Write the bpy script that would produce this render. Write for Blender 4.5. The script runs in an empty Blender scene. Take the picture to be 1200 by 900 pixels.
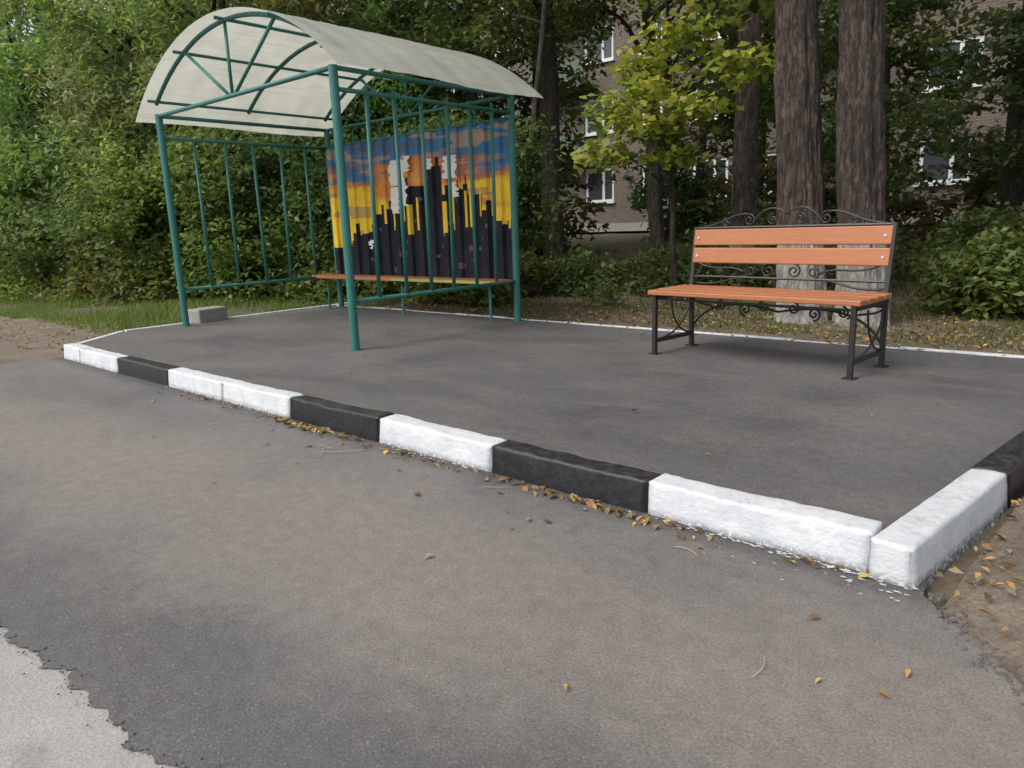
import bpy, bmesh, math, random
import numpy as np
from mathutils import Vector, Matrix, noise
random.seed(7); rng=np.random.default_rng(7)
scene=bpy.context.scene
D=bpy.data
# ------------------------------------------------------------------ helpers
def link(o,parent=None):
    scene.collection.objects.link(o)
    if parent is not None: o.parent=parent
    return o
def empty(name,loc=(0,0,0)):
    o=D.objects.new(name,None); o.empty_display_size=.2; link(o); return o
class MB:
    def __init__(s): s.v=[]; s.f=[]
    def add(s,vs,fs):
        b=len(s.v); s.v+= [tuple(v) for v in vs]; s.f+=[tuple(i+b for i in f) for f in fs]
    def box(s,c,size,rz=0,M=None):
        x,y,z=[a/2 for a in size]
        R=Matrix.Rotation(rz,3,'Z') if M is None else M
        vs=[R@Vector((i*x,j*y,k*z))+Vector(c) for i in(-1,1) for j in(-1,1) for k in(-1,1)]
        s.add(vs,[(0,1,3,2),(4,6,7,5),(0,4,5,1),(2,3,7,6),(0,2,6,4),(1,5,7,3)])
    def tube(s,pts,r,n=8,caps=True,rot=0.):
        pts=[Vector(p) for p in pts]; m=len(pts)
        rs=r if hasattr(r,'__len__') else [r]*m
        vs=[];fs=[]
        T=[(pts[min(i+1,m-1)]-pts[max(i-1,0)]).normalized() for i in range(m)]
        up=Vector((0,0,1)) if abs(T[0].z)<.9 else Vector((1,0,0))
        N=T[0].cross(up).normalized()
        for i in range(m):
            N=(N-T[i]*N.dot(T[i])).normalized(); B=T[i].cross(N)
            for k in range(n):
                a=2*math.pi*k/n+rot
                vs.append(pts[i]+(N*math.cos(a)+B*math.sin(a))*rs[i])
        for i in range(m-1):
            for k in range(n):
                k2=(k+1)%n; fs.append((i*n+k,i*n+k2,(i+1)*n+k2,(i+1)*n+k))
        if caps: fs.append(tuple(range(n-1,-1,-1))); fs.append(tuple((m-1)*n+k for k in range(n)))
        s.add(vs,fs)
    def obj(s,name,mat,parent=None,smooth=False,bevel=0):
        me=D.meshes.new(name); me.from_pydata(s.v,[],s.f); me.update()
        bm=bmesh.new(); bm.from_mesh(me); bmesh.ops.recalc_face_normals(bm,faces=bm.faces); bm.to_mesh(me); bm.free()
        o=D.objects.new(name,me); me.materials.append(mat)
        if smooth: me.polygons.foreach_set('use_smooth',[True]*len(me.polygons))
        link(o,parent)
        if bevel:
            b=o.modifiers.new('b','BEVEL'); b.width=bevel; b.segments=2; b.limit_method='ANGLE'
        return o
# ------------------------------------------------------------------ node helpers
def newmat(name):
    m=D.materials.new(name); m.use_nodes=True; nt=m.node_tree; b=nt.nodes['Principled BSDF']
    return m,nt,b
def nd(nt,t,**k):
    n=nt.nodes.new(t)
    for a,v in k.items():
        if a in n.inputs: n.inputs[a].default_value=v
        else: setattr(n,a,v)
    return n
def L(nt,a,b): nt.links.new(a,b)
def noise_n(nt,vec,scale,detail=6,rough=.6,dist=0):
    n=nd(nt,'ShaderNodeTexNoise'); n.inputs['Scale'].default_value=scale; n.inputs['Detail'].default_value=detail
    n.inputs['Roughness'].default_value=rough; n.inputs['Distortion'].default_value=dist
    L(nt,vec,n.inputs['Vector']); return n.outputs['Fac']
def ramp(nt,fac,stops):
    r=nd(nt,'ShaderNodeValToRGB'); e=r.color_ramp.elements
    while len(e)<len(stops): e.new(.5)
    for i,(p,c) in enumerate(stops):
        e[i].position=p; e[i].color=(c,c,c,1) if not hasattr(c,'__len__') else (*c,1)
    L(nt,fac,r.inputs[0]); return r.outputs[0]
def mix(nt,fac,a,b,mode='MIX'):
    m=nd(nt,'ShaderNodeMix',data_type='RGBA',blend_type=mode)
    for i,x in ((0,fac),(6,a),(7,b)):
        if isinstance(x,bpy.types.NodeSocket): L(nt,x,m.inputs[i])
        elif i==0: m.inputs[0].default_value=x
        else: m.inputs[i].default_value=(*x,1)
    return m.outputs[2]
def bump(nt,b,h,strength=.5,dist=.01):
    n=nd(nt,'ShaderNodeBump'); n.inputs['Strength'].default_value=strength; n.inputs['Distance'].default_value=dist
    L(nt,h,n.inputs['Height']); L(nt,n.outputs[0],b.inputs['Normal'])
def pos(nt): return nd(nt,'ShaderNodeNewGeometry').outputs['Position']
def mapping(nt,vec,scale):
    m=nd(nt,'ShaderNodeMapping'); m.inputs['Scale'].default_value=scale; L(nt,vec,m.inputs[0]); return m.outputs[0]
def math_n(nt,op,a,b=None):
    m=nd(nt,'ShaderNodeMath',operation=op)
    for i,x in enumerate((a,b)):
        if x is None: continue
        if isinstance(x,bpy.types.NodeSocket): L(nt,x,m.inputs[i])
        else: m.inputs[i].default_value=x
    return m.outputs[0]
# ------------------------------------------------------------------ materials
def asphalt(name,base,light,brown,dust=.75,road=False):
    m,nt,b=newmat(name); P=pos(nt)
    big=noise_n(nt,P,.42,5,.55,.8); mid=noise_n(nt,mapping(nt,P,(.7,1.6,1)),1.3,7,.65,.4); fine=noise_n(nt,P,110,3,.7); gr=noise_n(nt,P,420,2,.7); sm=noise_n(nt,P,13,6,.7)
    c=mix(nt,ramp(nt,big,[(.36,0),(.64,1)]),base,light)
    c=mix(nt,ramp(nt,mid,[(.44,0),(.68,dust)]),c,brown)
    if road:
        # dusty wheel track running along the strip, darker fresh bitumen toward the far-left and the kerb foot
        sp=nd(nt,'ShaderNodeSeparateXYZ'); L(nt,P,sp.inputs[0])
        yy=math_n(nt,'ADD',math_n(nt,'ADD',sp.outputs['Y'],math_n(nt,'MULTIPLY',sp.outputs['X'],-.10)),math_n(nt,'MULTIPLY',math_n(nt,'SUBTRACT',noise_n(nt,P,1.1,6,.65),.5),1.3))
        t=ramp(nt,math_n(nt,'DIVIDE',yy,4.0),[(.28,0),(.46,1),(.58,1),(.72,0)])
        c=mix(nt,math_n(nt,'MULTIPLY',t,.62),c,(.225,.195,.165))
        d=ramp(nt,math_n(nt,'DIVIDE',yy,4.0),[(.10,0),(.20,1),(.27,1),(.38,0)])
        c=mix(nt,math_n(nt,'MULTIPLY',d,.6),c,(.075,.075,.08))
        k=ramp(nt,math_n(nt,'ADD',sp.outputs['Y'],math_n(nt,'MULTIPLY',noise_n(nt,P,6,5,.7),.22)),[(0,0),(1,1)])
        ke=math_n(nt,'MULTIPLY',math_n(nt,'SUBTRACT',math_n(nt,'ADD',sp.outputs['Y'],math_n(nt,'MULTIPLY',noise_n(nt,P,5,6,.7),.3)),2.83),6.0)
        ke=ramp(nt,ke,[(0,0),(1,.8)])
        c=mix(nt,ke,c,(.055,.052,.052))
    c=mix(nt,1.0,c,ramp(nt,sm,[(.25,.80),(.75,1.20)]),'MULTIPLY')
    c=mix(nt,1.0,c,ramp(nt,fine,[(.3,.62),(.7,1.36)]),'MULTIPLY')
    v=nd(nt,'ShaderNodeTexVoronoi'); v.inputs['Scale'].default_value=170; L(nt,P,v.inputs['Vector'])
    sp=ramp(nt,v.outputs['Color'],[(.80,0),(.92,.5)])
    c=mix(nt,sp,c,tuple(x*1.8 for x in light))
    L(nt,c,b.inputs['Base Color'])
    L(nt,ramp(nt,mid,[(.3,.68),(.7,.95)]),b.inputs['Roughness'])
    b.inputs['Specular IOR Level'].default_value=.45
    h=math_n(nt,'ADD',math_n(nt,'ADD',fine,math_n(nt,'MULTIPLY',gr,.6)),math_n(nt,'MULTIPLY',sm,.8)); bump(nt,b,h,.7,.005)
    return m
M_road=asphalt('asphalt_road',(.105,.101,.103),(.155,.147,.142),(.19,.167,.145),.6,True)
M_plat=asphalt('asphalt_platform',(.072,.069,.072),(.115,.109,.11),(.15,.132,.118),.6)
def m_conc():
    m,nt,b=newmat('old_concrete'); P=pos(nt)
    c=mix(nt,noise_n(nt,P,3,7,.6),(.26,.25,.235),(.38,.365,.345))
    c=mix(nt,ramp(nt,noise_n(nt,P,1.2,8,.7,.5),[(.55,0),(.62,.6)]),c,(.20,.19,.18))
    c=mix(nt,1.,c,ramp(nt,noise_n(nt,P,130,3,.7),[(.3,.7),(.7,1.25)]),'MULTIPLY')
    L(nt,c,b.inputs['Base Color']); b.inputs['Roughness'].default_value=.92
    bump(nt,b,noise_n(nt,P,90,5,.7),.5,.006); return m
M_conc=m_conc()
def m_white(name='white_paint'):
    m,nt,b=newmat(name); P=pos(nt)
    sep=nd(nt,'ShaderNodeSeparateXYZ'); L(nt,P,sep.inputs[0])
    n=noise_n(nt,P,6,8,.7); n2=noise_n(nt,P,38,6,.75); br=noise_n(nt,mapping(nt,P,(1.2,1.2,9)),9,6,.7)
    c=mix(nt,ramp(nt,n,[(.38,0),(.66,1)]),(.70,.71,.73),(.52,.56,.62))
    c=mix(nt,ramp(nt,br,[(.5,0),(.72,.7)]),c,(.45,.49,.56))
    g=nd(nt,'ShaderNodeNewGeometry'); s2=nd(nt,'ShaderNodeSeparateXYZ'); L(nt,g.outputs['Normal'],s2.inputs[0])
    top=ramp(nt,s2.outputs['Z'],[(.6,0),(.95,1)])
    wear=ramp(nt,n2,[(.50,0),(.60,1)])
    w2=ramp(nt,noise_n(nt,P,4,5,.6),[(.44,0),(.66,1)])
    k=math_n(nt,'MULTIPLY',math_n(nt,'MULTIPLY',wear,w2),math_n(nt,'ADD',math_n(nt,'MULTIPLY',top,.8),.06))
    c=mix(nt,k,c,(.34,.31,.26))
    c=mix(nt,math_n(nt,'MULTIPLY',top,.22),c,(.50,.47,.42))
    low=ramp(nt,sep.outputs['Z'],[(.0,1),(.05,0)])
    c=mix(nt,math_n(nt,'MULTIPLY',low,ramp(nt,n2,[(.42,0),(.50,.95)])),c,(.11,.10,.095))
    L(nt,c,b.inputs['Base Color']); b.inputs['Roughness'].default_value=.6
    bump(nt,b,math_n(nt,'ADD',n,n2),.6,.014); return m
M_white=m_white()
def m_black():
    m,nt,b=newmat('black_kerb_paint'); P=pos(nt)
    n=noise_n(nt,P,30,6,.7)
    c=mix(nt,ramp(nt,n,[(.45,0),(.8,1)]),(.010,.011,.015),(.032,.033,.036))
    g=nd(nt,'ShaderNodeNewGeometry'); s2=nd(nt,'ShaderNodeSeparateXYZ'); L(nt,g.outputs['Normal'],s2.inputs[0])
    c=mix(nt,math_n(nt,'MULTIPLY',ramp(nt,s2.outputs['Z'],[(.6,0),(.95,.6)]),ramp(nt,noise_n(nt,P,14,6,.7),[(.42,0),(.66,1)])),c,(.09,.08,.072))
    L(nt,c,b.inputs['Base Color']); b.inputs['Roughness'].default_value=.36
    bump(nt,b,n,.4,.008); return m
M_black=m_black()
def paintmetal(name,c1,c2,rough=.45,sc=25,rust=(.12,.06,.03),ru=.66):
    m,nt,b=newmat(name); P=pos(nt)
    c=mix(nt,noise_n(nt,P,sc*.3,4),c1,c2)
    c=mix(nt,ramp(nt,noise_n(nt,P,sc,6,.7),[(ru,0),(ru+.05,.8)]),c,rust)
    L(nt,c,b.inputs['Base Color']); b.inputs['Roughness'].default_value=rough
    bump(nt,b,noise_n(nt,P,60,3),.15,.002); return m
M_teal=paintmetal('teal_paint',(.018,.12,.105),(.035,.18,.155),.5,ru=.62)
M_iron=paintmetal('black_iron',(.012,.012,.013),(.03,.028,.027),.4,ru=.8)
def m_wood():
    m,nt,b=newmat('bench_wood'); P=pos(nt)
    s=mapping(nt,P,(1.4,9,26)); n=noise_n(nt,s,3,8,.65,.8); n2=noise_n(nt,P,2.2,3)
    c=mix(nt,ramp(nt,n,[(.3,0),(.7,1)]),(.40,.15,.062),(.26,.085,.036))
    v=nd(nt,'ShaderNodeTexVoronoi'); v.inputs['Scale'].default_value=5; L(nt,mapping(nt,P,(1,2.2,2.2)),v.inputs['Vector'])
    c=mix(nt,ramp(nt,v.outputs['Distance'],[(.05,.85),(.11,0)]),c,(.10,.035,.018))
    c=mix(nt,math_n(nt,'MULTIPLY',n2,.45),c,(.50,.22,.10))
    L(nt,c,b.inputs['Base Color']); b.inputs['Roughness'].default_value=.48
    bump(nt,b,n,.3,.003); return m
M_wood=m_wood()
def leafmat(name,trans=.45):
    m,nt,b=newmat(name); a=nd(nt,'ShaderNodeAttribute',attribute_name='lc')
    b.inputs['Roughness'].default_value=.5; b.inputs['Specular IOR Level'].default_value=.35
    L(nt,a.outputs['Color'],b.inputs['Base Color'])
    t=nd(nt,'ShaderNodeBsdfTranslucent'); L(nt,mix(nt,1.,a.outputs['Color'],(1.45,1.55,.85),'MULTIPLY'),t.inputs[0])
    mx=nd(nt,'ShaderNodeMixShader'); mx.inputs[0].default_value=trans
    L(nt,b.outputs[0],mx.inputs[1]); L(nt,t.outputs[0],mx.inputs[2])
    L(nt,mx.outputs[0],nt.nodes['Material Output'].inputs[0]); return m
M_leaf=leafmat('foliage',.42); M_dry=leafmat('dry_leaf',.15)
def m_attr(name,rough=.6):
    m,nt,b=newmat(name); a=nd(nt,'ShaderNodeAttribute',attribute_name='lc'); P=pos(nt)
    c=mix(nt,1.,a.outputs['Color'],ramp(nt,noise_n(nt,mapping(nt,P,(6,6,1.5)),6,6,.7),[(.25,.7),(.75,1.25)]),'MULTIPLY')
    L(nt,c,b.inputs['Base Color']); b.inputs['Roughness'].default_value=rough; b.inputs['Specular IOR Level'].default_value=.25; return m
M_mural=m_attr('mural_paint',.7)
def m_bark(name,c1,c2,white=None):
    m,nt,b=newmat(name); P=pos(nt); s=mapping(nt,P,(1,1,.16))
    n=noise_n(nt,s,20,9,.75,1.4); n2=noise_n(nt,P,3,4); n3=noise_n(nt,mapping(nt,P,(1,1,.5)),14,6,.7)
    c=mix(nt,ramp(nt,n,[(.44,0),(.58,1)]),c1,c2); c=mix(nt,ramp(nt,n2,[(.5,0),(.75,.5)]),c,(.07,.072,.045))
    c=mix(nt,ramp(nt,n3,[(.5,0),(.56,.75)]),c,c1)
    if white:
        sep=nd(nt,'ShaderNodeSeparateXYZ'); L(nt,P,sep.inputs[0])
        z=math_n(nt,'ADD',sep.outputs['Z'],math_n(nt,'MULTIPLY',noise_n(nt,P,9,4),.16))
        k=ramp(nt,math_n(nt,'DIVIDE',z,2.0),[(white/2-.01,1),(white/2+.015,0)])
        k=math_n(nt,'MULTIPLY',k,ramp(nt,n3,[(.32,1),(.60,.4)]))
        c=mix(nt,k,c,(.55,.54,.50))
    L(nt,c,b.inputs['Base Color']); b.inputs['Roughness'].default_value=.9
    bump(nt,b,math_n(nt,'ADD',n,math_n(nt,'MULTIPLY',n3,.6)),1.,.06); return m
M_barkw=m_bark('bark_whitewashed',(.030,.022,.018),(.155,.118,.09),1.2)
M_bark=m_bark('bark_dark',(.024,.019,.015),(.10,.08,.06))
def m_ground():
    m,nt,b=newmat('soil_and_litter'); P=pos(nt)
    n=noise_n(nt,P,.7,6,.6); n2=noise_n(nt,P,5,8,.75)
    c=mix(nt,ramp(nt,n2,[(.3,0),(.7,1)]),(.075,.056,.04),(.175,.14,.105))
    v=nd(nt,'ShaderNodeTexVoronoi'); v.inputs['Scale'].default_value=22; L(nt,P,v.inputs['Vector'])
    c=mix(nt,ramp(nt,v.outputs['Color'],[(.5,0),(.8,.4)]),c,(.20,.13,.075))
    c=mix(nt,ramp(nt,n,[(.46,0),(.60,.6)]),c,(.065,.08,.032))
    L(nt,c,b.inputs['Base Color']); b.inputs['Roughness'].default_value=.95
    bump(nt,b,n2,.6,.02); return m
M_ground=m_ground()
def m_dirt():
    m,nt,b=newmat('sandy_dirt'); P=pos(nt); n=noise_n(nt,P,2.4,8,.75)
    c=mix(nt,ramp(nt,n,[(.3,0),(.7,1)]),(.10,.078,.058),(.235,.19,.145))
    c=mix(nt,1.,c,ramp(nt,noise_n(nt,P,60,5,.75),[(.3,.5),(.7,1.35)]),'MULTIPLY')
    v=nd(nt,'ShaderNodeTexVoronoi'); v.inputs['Scale'].default_value=55; L(nt,P,v.inputs['Vector'])
    c=mix(nt,ramp(nt,v.outputs['Color'],[(.85,0),(.92,.4)]),c,(.30,.28,.25))
    L(nt,c,b.inputs['Base Color']); b.inputs['Roughness'].default_value=.95
    bump(nt,b,noise_n(nt,P,45,6,.75),.7,.015); return m
M_dirt=m_dirt()
def m_poly():
    m,nt,b=newmat('polycarbonate'); P=pos(nt)
    n=noise_n(nt,P,1.6,6,.65); st=noise_n(nt,mapping(nt,P,(3,.25,3)),4,5,.6)
    c=mix(nt,ramp(nt,n,[(.35,0),(.7,1)]),(.72,.73,.65),(.57,.57,.49))
    c=mix(nt,ramp(nt,st,[(.5,0),(.75,.5)]),c,(.42,.41,.33))
    L(nt,c,b.inputs['Base Color']); b.inputs['Roughness'].default_value=.35
    t=nd(nt,'ShaderNodeBsdfTranslucent'); L(nt,c,t.inputs[0])
    mx=nd(nt,'ShaderNodeMixShader'); mx.inputs[0].default_value=.5
    L(nt,b.outputs[0],mx.inputs[1]); L(nt,t.outputs[0],mx.inputs[2])
    L(nt,mx.outputs[0],nt.nodes['Material Output'].inputs[0])
    return m
M_poly=m_poly()
def simple(name,c,rough=.7,c2=None,sc=8):
    m,nt,b=newmat(name)
    L(nt,mix(nt,noise_n(nt,pos(nt),sc,6,.65),c,c2 or tuple(x*.7 for x in c)),b.inputs['Base Color']); b.inputs['Roughness'].default_value=rough; return m
M_paper=simple('paper',(.80,.80,.78),.8,(.55,.55,.53),30)
M_stone=simple('grey_concrete',(.34,.33,.31),.9,(.20,.19,.18),14)
M_frame=simple('white_window_frame',(.78,.79,.80),.5)
M_zinc=simple('zinc_bolt',(.7,.7,.7),.3)
M_bpaint=simple('seat_edge_paint',(.10,.22,.08),.5,(.5,.42,.08),4)
M_crumb=simple('asphalt_crumbs',(.06,.056,.054),.9,(.15,.14,.13),40)
m,nt,b=newmat('window_glass'); b.inputs['Base Color'].default_value=(.05,.06,.07,1); b.inputs['Roughness'].default_value=.12; M_glass=m
def m_brick():
    m,nt,b=newmat('brown_brick'); tc=nd(nt,'ShaderNodeTexCoord').outputs['Object']
    mp=nd(nt,'ShaderNodeMapping'); mp.inputs['Rotation'].default_value=(math.radians(90),0,0); L(nt,tc,mp.inputs[0])
    br=nd(nt,'ShaderNodeTexBrick'); L(nt,mp.outputs[0],br.inputs[0]); br.inputs['Scale'].default_value=1
    br.inputs['Brick Width'].default_value=.26; br.inputs['Row Height'].default_value=.09; br.inputs['Mortar Size'].default_value=.012
    br.inputs['Color1'].default_value=(.095,.072,.057,1); br.inputs['Color2'].default_value=(.14,.105,.083,1); br.inputs['Mortar'].default_value=(.17,.155,.135,1)
    L(nt,mix(nt,1.,br.outputs[0],ramp(nt,noise_n(nt,tc,.8,6),[(.3,.8),(.7,1.15)]),'MULTIPLY'),b.inputs['Base Color']); b.inputs['Roughness'].default_value=.9; return m
M_brick=m_brick()
# ------------------------------------------------------------------ ground
def fbm(x,y,s=1.): return noise.fractal(Vector((x*s,y*s,3.1)),1.,2.,4)
def gh(x,y):
    t=min(max((y-7.55)/.5,0),1); z=-.03+.12*t
    t2=min(max((y-12)/14,0),1); z+=.9*t2*t2*(3-2*t2)
    tl=min(max((-10.9-x)/1.5,0),1)*min(max((y-3.2)/1.5,0),1); z=max(z,-.03+.11*tl)
    tr=min(max((x+.45)/.3,0),1)*min(max((y-2.0)/1.2,0),1); z=max(z,-.03+.06*tr)
    if not(-10.9<x<-.3 and -12<y<7.55) : z+=.02*fbm(x,y,.8)
    return z
def sheet(name,xs,ys,mat,h):
    mb=MB(); nx=len(xs); vs=[(x,y,h(x,y)) for y in ys for x in xs]
    fs=[(j*nx+i,j*nx+i+1,(j+1)*nx+i+1,(j+1)*nx+i) for j in range(len(ys)-1) for i in range(nx-1)]
    mb.add(vs,fs); return mb.obj(name,mat,smooth=True)
def axis(lo,a,b,hi,st,cs): return sorted(set([round(v,3) for v in list(np.arange(a,b+1e-6,st))+list(np.linspace(lo,a,cs))+list(np.linspace(b,hi,cs))]))
sheet('ground',axis(-400,-26,8,400,.25,14),axis(-400,-4,30,400,.25,14),M_ground,gh)
def poly(name,pts,z,mat):
    mb=MB(); mb.add([(x,y,z) for x,y in pts],[tuple(range(len(pts)))]); return mb.obj(name,mat)
def ragged(a,b,n,amp,s=2.3):
    o=[]
    for i in range(n+1):
        t=i/n; x=a[0]+(b[0]-a[0])*t; y=a[1]+(b[1]-a[1])*t
        dx,dy=b[0]-a[0],b[1]-a[1]; l=math.hypot(dx,dy); q=fbm(x+5,y,s)*amp+fbm(x,y+9,s*6)*amp*.35
        o.append((x-dy/l*q,y+dx/l*q))
    return o
poly('concrete_road',[(-60,-7),(60,-7),(60,1.5),(-60,1.5)],.002,M_conc)
def yfront(x): return .5+.14*min(max((x+3.6)/2,0),1)+.07*fbm(x+5,1,2.3)+.04*fbm(x,9,10)+.02*fbm(x,4,40)
mb=MB(); xs=[-9.9+.02*i for i in range(int(24/.02))]; NYR=26; vs=[]
def yback(x): return 3.04 if x<-.5 else max(1.75,2.80-1.25*(x+.5))+.10*fbm(x,3,3)+.05*fbm(x,6,16)
for i,x in enumerate(xs):
    yf=yfront(x); yb=yback(x)
    for j in range(NYR+1):
        y=yf+(yb-yf)*j/NYR; X=x+(.12*fbm(1,y,2)+.05*fbm(3,y,9) if i==0 else 0)
        vs.append((X,y,.009+.0025*fbm(X,y,1.0)))
mb.add(vs,[(i*(NYR+1)+j,(i+1)*(NYR+1)+j,(i+1)*(NYR+1)+j+1,i*(NYR+1)+j+1) for i in range(len(xs)-1) for j in range(NYR)])
mb.obj('asphalt_road',M_road,smooth=True)
mb=MB()
for k in range(900):
    if k<420: x=random.uniform(-4,2); y=yfront(x)+random.gauss(-.005,.022); r=random.uniform(.0015,.0045)
    elif k<760: x=random.uniform(-.48,.6); y=yback(x)+random.gauss(.01,.05); r=random.uniform(.002,.009)
    else: x=random.uniform(-9,-.55); y=2.85-abs(random.gauss(0,.03)); r=random.uniform(.002,.006)
    a=random.random()*3; n=6; zc_=.010+r*.3
    top=[(x+r*random.uniform(.4,.8)*math.cos(a+6.283*q/n),y+r*random.uniform(.4,.8)*math.sin(a+6.283*q/n),zc_+r*random.uniform(.5,.9)) for q in range(n)]
    bot=[(x+r*random.uniform(.9,1.3)*math.cos(a+6.283*q/n),y+r*random.uniform(.9,1.3)*math.sin(a+6.283*q/n),zc_-r*.3) for q in range(n)]
    mb.add(bot+top,[tuple(range(n,2*n))]+[(q,(q+1)%n,n+(q+1)%n,n+q) for q in range(n)])
mb.obj('asphalt_crumbs',M_crumb)
dr=ragged((.45,1.5),(-.42,2.45),20,.03)+[(-.42,2.9),(-.1,7.5)]+ragged((.1,8.2),(6,8.6),20,.2)+[(14,8.6),(14,1.5)]
dl=ragged((-9.6,1.4),(-9.65,3.0),10,.03)+[(-10.6,3.1),(-10.9,5.2)]+ragged((-11.6,4.3),(-24,2.9),40,.25)+[(-34,2.6),(-34,1.4)]
def drape(name,pts,mat,off):
    me=D.meshes.new(name); bm=bmesh.new(); f=bm.faces.new([bm.verts.new((x,y,0)) for x,y in pts])
    bmesh.ops.triangulate(bm,faces=[f])
    for _ in range(6):
        e=[e for e in bm.edges if e.calc_length()>.22]
        if e: bmesh.ops.subdivide_edges(bm,edges=e,cuts=1); bmesh.ops.triangulate(bm,faces=bm.faces[:])
    for v in bm.verts:
        x,y=v.co.x,v.co.y; near=min(max((y-2.1)/1.,0),1) if x>-5 else min(max((y-1.6)/1.4,0),1)
        v.co.z=max(gh(x,y)+off*near,.0045)+.014*fbm(x,y,6)*near
    bmesh.ops.recalc_face_normals(bm,faces=bm.faces)
    bm.to_mesh(me); bm.free(); me.materials.append(mat); o=D.objects.new(name,me); link(o)
    me.polygons.foreach_set('use_smooth',[True]*len(me.polygons))
    return o
drape('dirt_verge',dr,M_dirt,.04); drape('dirt_verge',dl,M_dirt,.04)
PX0,PX1,PY0,PY1,PZ=-10.55,-.70,3.0,7.38,.14
SK=.128
vs=[];nx,ny=64,34; mb=MB()
for j in range(ny+1):
    for i in range(nx+1):
        y=PY0+(PY1-PY0)*j/ny; xr=PX1+SK*(y-2.83)+.02; xl=PX0 if y>3.85 else -9.76+(PX0+9.76)*(y-3)/.85
        x=xl+(xr-xl)*i/nx; vs.append((x,y,PZ+.007*fbm(x,y,1.2)))
mb.add(vs,[(j*(nx+1)+i,j*(nx+1)+i+1,(j+1)*(nx+1)+i+1,(j+1)*(nx+1)+i) for j in range(ny) for i in range(nx)])
mb.obj('asphalt_platform',M_plat,smooth=True)
# ------------------------------------------------------------------ kerbs
kerb=empty('painted_kerb')
def kblock(name,x0,x1,y0,y1,h,mat,axis_,skew=0.):
    j=lambda s:(rng.random()-.5)*s
    bm=bmesh.new(); me=D.meshes.new(name)
    g=.004
    if axis_=='x': x0+=g;x1-=g
    else: y0+=g;y1-=g
    bmesh.ops.create_cube(bm,size=1)
    for v in bm.verts:
        X=x0 if v.co.x<0 else x1; Y=y0 if v.co.y<0 else y1; Z=-.08 if v.co.z<0 else h+j(.012)
        v.co=Vector((X+j(.008),Y+j(.010),Z))
    for v in bm.verts:
        if v.co.z>0:
            if axis_=='x' and v.co.y<(y0+y1)/2: v.co.y+=.028
            if axis_=='y' and v.co.x>(x0+x1)/2: v.co.x-=.028
    es=[e for e in bm.edges if all(v.co.z>0 for v in e.verts)]
    bmesh.ops.bevel(bm,geom=es,offset=.02,segments=3,affect='EDGES',profile=.6)
    bmesh.ops.bevel(bm,geom=[e for e in bm.edges if abs(e.verts[0].co.z-e.verts[1].co.z)>.1],offset=.008,segments=2,affect='EDGES')
    bmesh.ops.subdivide_edges(bm,edges=[e for e in bm.edges if e.calc_length()>.3],cuts=24,use_grid_fill=True)
    bmesh.ops.subdivide_edges(bm,edges=[e for e in bm.edges if e.calc_length()>.09],cuts=4,use_grid_fill=True)
    for v in bm.verts:
        d=noise.fractal(v.co*9,1.,2.,4)*.006+noise.fractal(v.co*2,1.,2.,2)*.005
        v.co.y+=d*.8; v.co.z+=d*.8 if v.co.z>.02 else 0; v.co.x+=d*.4
        v.co.x+=skew*(v.co.y-2.83)
    bmesh.ops.recalc_face_normals(bm,faces=bm.faces)
    for f in bm.faces: f.smooth=True
    bm.to_mesh(me); bm.free(); me.materials.append(mat); o=D.objects.new(name,me); link(o,kerb)
    return o
segs=[(-1.71,-.70,0),(-2.73,-1.71,1),(-3.76,-2.73,0),(-4.83,-3.76,1),(-5.87,-4.83,0),(-6.92,-5.87,0),(-8.12,-6.92,1),(-9.2,-8.12,0),(-9.75,-9.2,0)]
for i,(a,b_,k) in enumerate(segs):
    kblock('front_block_%d'%i,a,b_,2.86,3.03,.172,M_black if k else M_white,'x')
for i,(a,b_,k) in enumerate([(2.83,3.98,0),(3.98,5.0,1),(5.0,6.05,1),(6.05,7.5,0)]):
    kblock('side_block_%d'%i,-.70,-.525,a,b_,.175,M_black if k else M_white,'y',SK)
gk=empty('edging_kerb')
mb=MB(); x=-10.62
while x<-.3:
    l=.99; mb.box((x+l/2,7.43+random.uniform(-.010,.010),.052+random.uniform(-.010,.004)),(l-.015,.065,.20),random.uniform(-.008,.008)); x+=l
mb.obj('rear_edging',M_white,gk,bevel=.006)
mb=MB()
a=Vector((-9.78,2.98,0)); c=Vector((-10.62,3.9,0)); dd=(c-a)
mb.box(((a+c)/2+Vector((0,0,.06))),(dd.length,.08,.18),math.atan2(dd.y,dd.x))
y=3.93
while y<7.3: mb.box((-10.62,y+.49,.055),(.08,.97,.20)); y+=.985
mb.obj('left_edging',M_white,gk,bevel=.006)
mb=MB()
for i in range(260):
    if i<130: x=random.gauss(-.85,.35); y=2.848-abs(random.gauss(0,.018))
    elif i<165: x=random.gauss(-.75,.2); y=2.80-abs(random.gauss(0,.07))
    else: x=random.choice([random.uniform(-1.7,-.6),random.uniform(-3.7,-2.8),random.uniform(-6.9,-4.9)]); y=2.85-abs(random.gauss(0,.012))
    if x>-.53: continue
    r=random.uniform(.002,.008); n=9
    mb.add([(x+r*(1+.5*random.random())*math.cos(6.283*k/n)*1.3,y+r*(.5+random.random()*.6)*math.sin(6.283*k/n),.0135+i*1e-5) for k in range(n)],[tuple(range(n))])
mb.obj('paint_drips',simple('spilt_paint',(.62,.62,.62),.7,(.35,.35,.35),30),kerb)
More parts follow.
